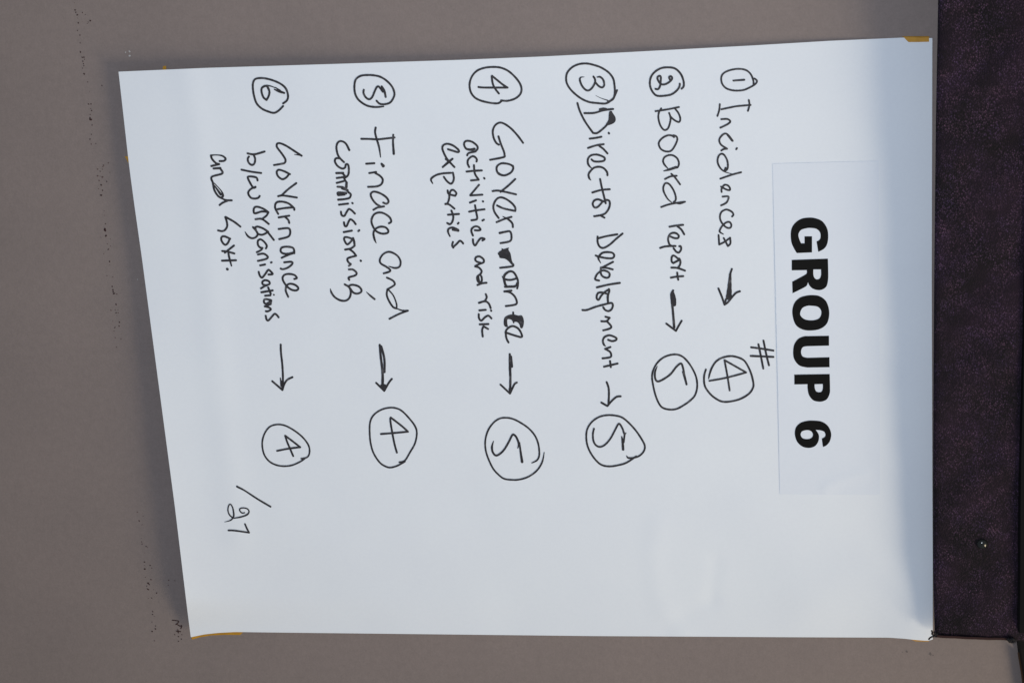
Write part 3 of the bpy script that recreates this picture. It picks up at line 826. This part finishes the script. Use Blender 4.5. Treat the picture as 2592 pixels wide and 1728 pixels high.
letter('6', L1, [(568, 1083, 1), (558, 1008, 1), (582, 995), (590, 975), (580, 950), (550, 937), (505, 932, 1), (530, 970), (533, 1010), (520, 1050), (490, 1080), (440, 1091), (385, 1078), (340, 1035), (320, 970), (330, 910),
       (370, 870), (430, 852), (490, 850), (560, 860), (615, 900), (641, 965), (630, 1030), (600, 1068)], [(430, 934), (465, 945), (480, 975), (465, 1003), (430, 1013), (390, 1005), (372, 975), (385, 945)])


# ------------------------------------------------------------------ yellow tape
def slab(P, hf, thick, name, m, parent=None, n=4):
    """thin sheet over the pixel polygon P, its front at hf(px, py)"""
    Q = []
    for a, b_ in zip(P, P[1:] + P[:1]):
        for k in range(n):
            Q.append((a[0] + (b_[0] - a[0]) * k / n, a[1] + (b_[1] - a[1]) * k / n))
    m_ = len(Q)
    front = [pt(x, y, hf(x, y)) for x, y in Q]
    back = [p + Vector((0, thick, 0)) for p in front]
    tri = tessellate_polygon([[Vector((x, y, 0)) for x, y in Q]])
    b = MB()
    b.add(front + back, list(tri) + [(c_ + m_, b2 + m_, a_ + m_) for a_, b2, c_ in tri] + [(i, (i + 1) % m_, (i + 1) % m_ + m_, i + m_) for i in range(m_)])
    return b.build(name, m, parent)


TG = 'pieces of yellow tape holding the sheet'
t1 = empty('tape_piece', pt(2320, 98, 0.003))


def local(o, e):
    """move world-built mesh data under its thing's empty"""
    o.data.transform(Matrix.Translation(-Vector(e.location)))
    o.parent = e
    return o


local(slab([(2287, 94.2), (2351.5, 96.4), (2351.5, 106.3), (2325, 107.0), (2300, 107.2), (2296, 104)], lambda x, y: lift(x, y) + 0.0004, 0.0002, 'folded_flap', m_tape), t1)
local(slab([(2282, 92.6), (2352, 92.4), (2352, 96.4), (2287, 94.2)], lambda x, y: 0.0026 - 0.0019 * smooth(96, 92, y), 0.0002, 'wall_side', m_tape), t1)
tag(t1, 'yellow tape folded over the sheet corner nearest the dark fabric and its end', 'tape', TG)
tag(slab([(484, 1609.5), (517, 1602.5), (550, 1599), (595, 1596.5), (613, 1597.5), (614.5, 1600), (608, 1606), (570, 1605.6), (535, 1607), (505, 1611.8), (486, 1617.5)],
         lambda x, y: 0.0010 + 0.0006 * math.sin(x / 30.0), 0.0003, 'tape_piece', m_tape), 'long curved yellow tape strip under the sheet corner near the curly dark flecks', 'tape', TG)
tag(slab([(2297, 1613), (2325, 1616.5), (2350, 1618.5), (2351, 1622.4), (2330, 1622.2), (2318, 1622.0), (2308, 1618.4)], lambda x, y: 0.0009, 0.0003, 'tape_piece', m_tape),
    'thin yellow tape sliver under the sheet corner beside the frayed black thread', 'tape', TG)
tag(slab([(315.5, 396), (330, 396), (332, 412), (324, 412), (321, 405)], lambda x, y: 0.0012, 0.0003, 'tape_piece', m_tape),
    'tiny yellow tape tip peeking out from the slanted lower edge of the sheet', 'tape', TG)
tag(slab([(412.5, 168), (420.5, 167), (421, 182), (411, 182)], lambda x, y: 0.0012, 0.0003, 'tape_piece', m_tape),
    'tiny yellow tape tab above the long side edge of the sheet near the pale scuffs', 'tape', TG)

# ------------------------------------------------------------------ dark fabric panel
FD = 0.034


def fd(y):
    """the panel leans out towards its far end"""
    return FD + 0.036 * min(1.15, max(0.0, (1600 - y) / 1600.0)) ** 1.3


FE = [(-260, 2379), (0, 2375), (100, 2373.2), (300, 2369.3), (700, 2365), (900, 2363.5), (1200, 2362), (1440, 2362.2), (1610, 2366), (1624, 2370)]


def fab_bottom(x):
    return interp([(2362, 1611), (2420, 1614.3), (2480, 1617), (2540, 1618.2), (2575, 1620.5), (2700, 1626), (2950, 1634)], x)


mb = MB()
nx, ny = 70, 130
XR = 2950
front = []
for j in range(ny + 1):
    for i in range(nx + 1):
        s, t = i / nx, j / ny
        y0_ = -260
        xl = interp(FE, y0_ + t * (1612 - y0_))
        x = xl + s * (XR - xl)
        y = y0_ + t * (fab_bottom(x) - y0_)
        y += 0.5 * math.sin(x / 17.0) * smooth(0.97, 1.0, t)
        # pillowed edges and soft swells
        dl = (x - xl)
        db = fab_bottom(x) - y
        h = fd(y) - 0.0025 * math.exp(-dl / 7.0) - 0.004 * math.exp(-db / 6.0)
        h += 0.0012 * math.sin(x / 41.0 + y / 160.0) * math.sin(y / 77.0) + 0.0006 * math.sin(y / 23.0 + x / 31.0)
        h -= 0.0016 * math.exp(-((x - 2486) ** 2 + (y - 1374) ** 2) / 260.0)
        front.append(pt(x, y, h))
o1 = len(front)
fs = []
for j in range(ny):
    for i in range(nx):
        a = j * (nx + 1) + i
        fs.append((a, a + nx + 1, a + nx + 2, a + 1))
border = [i for i in range(nx + 1)] + [j * (nx + 1) + nx for j in range(1, ny + 1)] + [ny * (nx + 1) + i for i in range(nx - 1, -1, -1)] + [j * (nx + 1) for j in range(ny - 1, 0, -1)]
back = [Vector((front[k].x, front[k].y + 0.0025, front[k].z)) for k in border]
nb = len(border)
fs += [(border[k], border[(k + 1) % nb], o1 + (k + 1) % nb, o1 + k) for k in range(nb)]
fs.append(tuple(o1 + k for k in range(nb)))
mb.add(front + back, fs)
fab = mb.build('fabric_panel', m_fab, shade=True)
tag(fab, 'dark purple velvet fabric panel with a frayed edge hanging above the flip chart sheet', 'fabric panel')

# reddish seam along the panel's short end
b = MB()
seam = [(x, fab_bottom(x) - 0.4) for x in range(2372, 2580, 8)]
for q in (0, 1):
    pass
vs = []
for x, y in seam:
    for dy, h in ((-4.6, FD + 0.0004), (-1.5, FD + 0.0008), (1.0, FD - 0.002), (1.0, FD - 0.010)):
        vs.append(pt(x, y + dy + 0.3 * math.sin(x / 9.0), h))
b.add(vs, [(i * 4 + k, i * 4 + k + 1, i * 4 + k + 5, i * 4 + k + 4) for i in range(len(seam) - 1) for k in range(3)])
b.build('hem', m_hem, fab, True)


def tube(b, P, r, n=7):
    """round cord through the points P (Vectors)"""
    Q = [Vector(p) for p in catmull([tuple(p) for p in P], 5)]
    rings = []
    for i, q in enumerate(Q):
        d = (Q[min(len(Q) - 1, i + 1)] - Q[max(0, i - 1)]).normalized()
        u = d.cross(Vector((0.3, 0.9, 0.2))).normalized()
        w_ = d.cross(u)
        rr = r * (0.55 if i in (0, len(Q) - 1) else 1) * (1 + 0.18 * math.sin(i * 2.1))
        rings += [q + (u * math.cos(6.2832 * k / n) + w_ * math.sin(6.2832 * k / n)) * rr for k in range(n)]
    m_ = len(Q)
    b.add(rings, [(i * n + k, i * n + (k + 1) % n, (i + 1) * n + (k + 1) % n, (i + 1) * n + k) for i in range(m_ - 1) for k in range(n)]
          + [tuple(range(n)), tuple((m_ - 1) * n + k for k in range(n))])


def cpt(x, y, h):
    return pt(2300 + x / 7.84, 1440 + y / 7.84, h)


b = MB()
tube(b, [cpt(452, 1205, .0345), cpt(468, 1250, .036), cpt(462, 1280, .037), cpt(505, 1312, .036), cpt(540, 1300, .034)], 0.0009)
tube(b, [cpt(398, 1388, .032), cpt(418, 1362, .034), cpt(455, 1338, .036), cpt(505, 1325, .036), cpt(560, 1290, .034)], 0.0009)
tube(b, [cpt(500, 1230, .036), cpt(530, 1275, .0365), cpt(520, 1310, .036), cpt(580, 1270, .036)], 0.0011)
o = b.build('loose_thread', m_thread, fab, True)
o['label'] = 'frayed black thread ends at the corner over the sheet'
b = MB()


def fpt(x, y, h):
    return pt(2260 + x / 6.877, 1500 + y / 6.877, h)


tube(b, [fpt(1990, 790, .0355), fpt(2035, 825, .036), fpt(2070, 842, .035), fpt(2108, 835, .035), fpt(2135, 800, .034)], 0.0019)
tube(b, [fpt(2030, 850, .034), fpt(2065, 800, .037), fpt(2115, 815, .036)], 0.0016)
o = b.build('loose_thread', m_thread, fab, True)
o['label'] = 'black thread knot at the corner by the black trim'

# dark glossy stud
cst = pt(2486, 1375, fd(1375) - 0.0005)
b = MB()
prof = [(0.0062, -0.001), (0.0062, 0.0012), (0.0052, 0.0030), (0.0036, 0.0041), (0.0018, 0.0048), (0.0, 0.0050)]
n = 28
vs = []
for r, d in prof:
    vs += [(cst.x + r * math.cos(6.2832 * k / n) * 0.95, cst.y - d, cst.z + r * math.sin(6.2832 * k / n) * 1.0) for k in range(n)]
b.add(vs, [(i * n + k, i * n + (k + 1) % n, (i + 1) * n + (k + 1) % n, (i + 1) * n + k) for i in range(len(prof) - 1) for k in range(n)])
o = b.build('stud', m_stud, fab, True)
o['label'] = 'small glossy dark stud set in the fabric'

# ------------------------------------------------------------------ black trim at the top of the panel
TE = [(560, 2594), (700, 2588), (900, 2584), (1150, 2577.5), (1280, 2575.7), (1500, 2574.6), (1618, 2572.8), (1652, 2577), (1675, 2580.6), (1704, 2585.8), (1728, 2588.8), (1800, 2602), (1860, 2616)]
trim = empty('black_trim', pt(2640, 1100, 0.03))
b = MB()
rows = []
ys = list(range(-260, 561, 120)) + [y for y, _ in TE]
FULL = [(-260, 2650), (300, 2606), (480, 2597)] + [(y, x) for y, x in TE]
prof = [(0, 0.0), (0, 0.036), (2.5, 0.042), (8, 0.046), (60, 0.050), (150, 0.046), (154, 0.0)]
ys = [-260 + k * 20 for k in range(107)]
for y in ys:
    x = interp(FULL, y)
    k = (fd(y) + 0.010) / 0.050 * (1 - 0.86 * smooth(1590, 1630, y))
    rows.append([pt(x + dx, y, h * k) for dx, h in prof])
vs = [p for r_ in rows for p in r_]
k_ = len(prof)
b.add(vs, [(i * k_ + q, i * k_ + q + 1, (i + 1) * k_ + q + 1, (i + 1) * k_ + q) for i in range(len(rows) - 1) for q in range(k_ - 1)]
      + [tuple(range(k_)), tuple((len(rows) - 1) * k_ + q for q in range(k_ - 1, -1, -1))])
local(b.build('trim_board', m_black, None), trim)
b = MB()
rows = [[pt(interp(FULL, y) + dx, y, h) for dx, h in ((-1.2, 0.004), (-1.0, 0.010), (3.0, 0.012), (3.0, 0.004))] for y in range(1650, 1861, 15)]
vs = [p for r_ in rows for p in r_]
b.add(vs, [(i * 4 + q, i * 4 + (q + 1) % 4, (i + 1) * 4 + (q + 1) % 4, (i + 1) * 4 + q) for i in range(len(rows) - 1) for q in range(4)])
local(b.build('wood_edge', m_brown, None), trim)
tag(trim, 'black wooden trim along the outer edge of the dark fabric panel', 'trim')
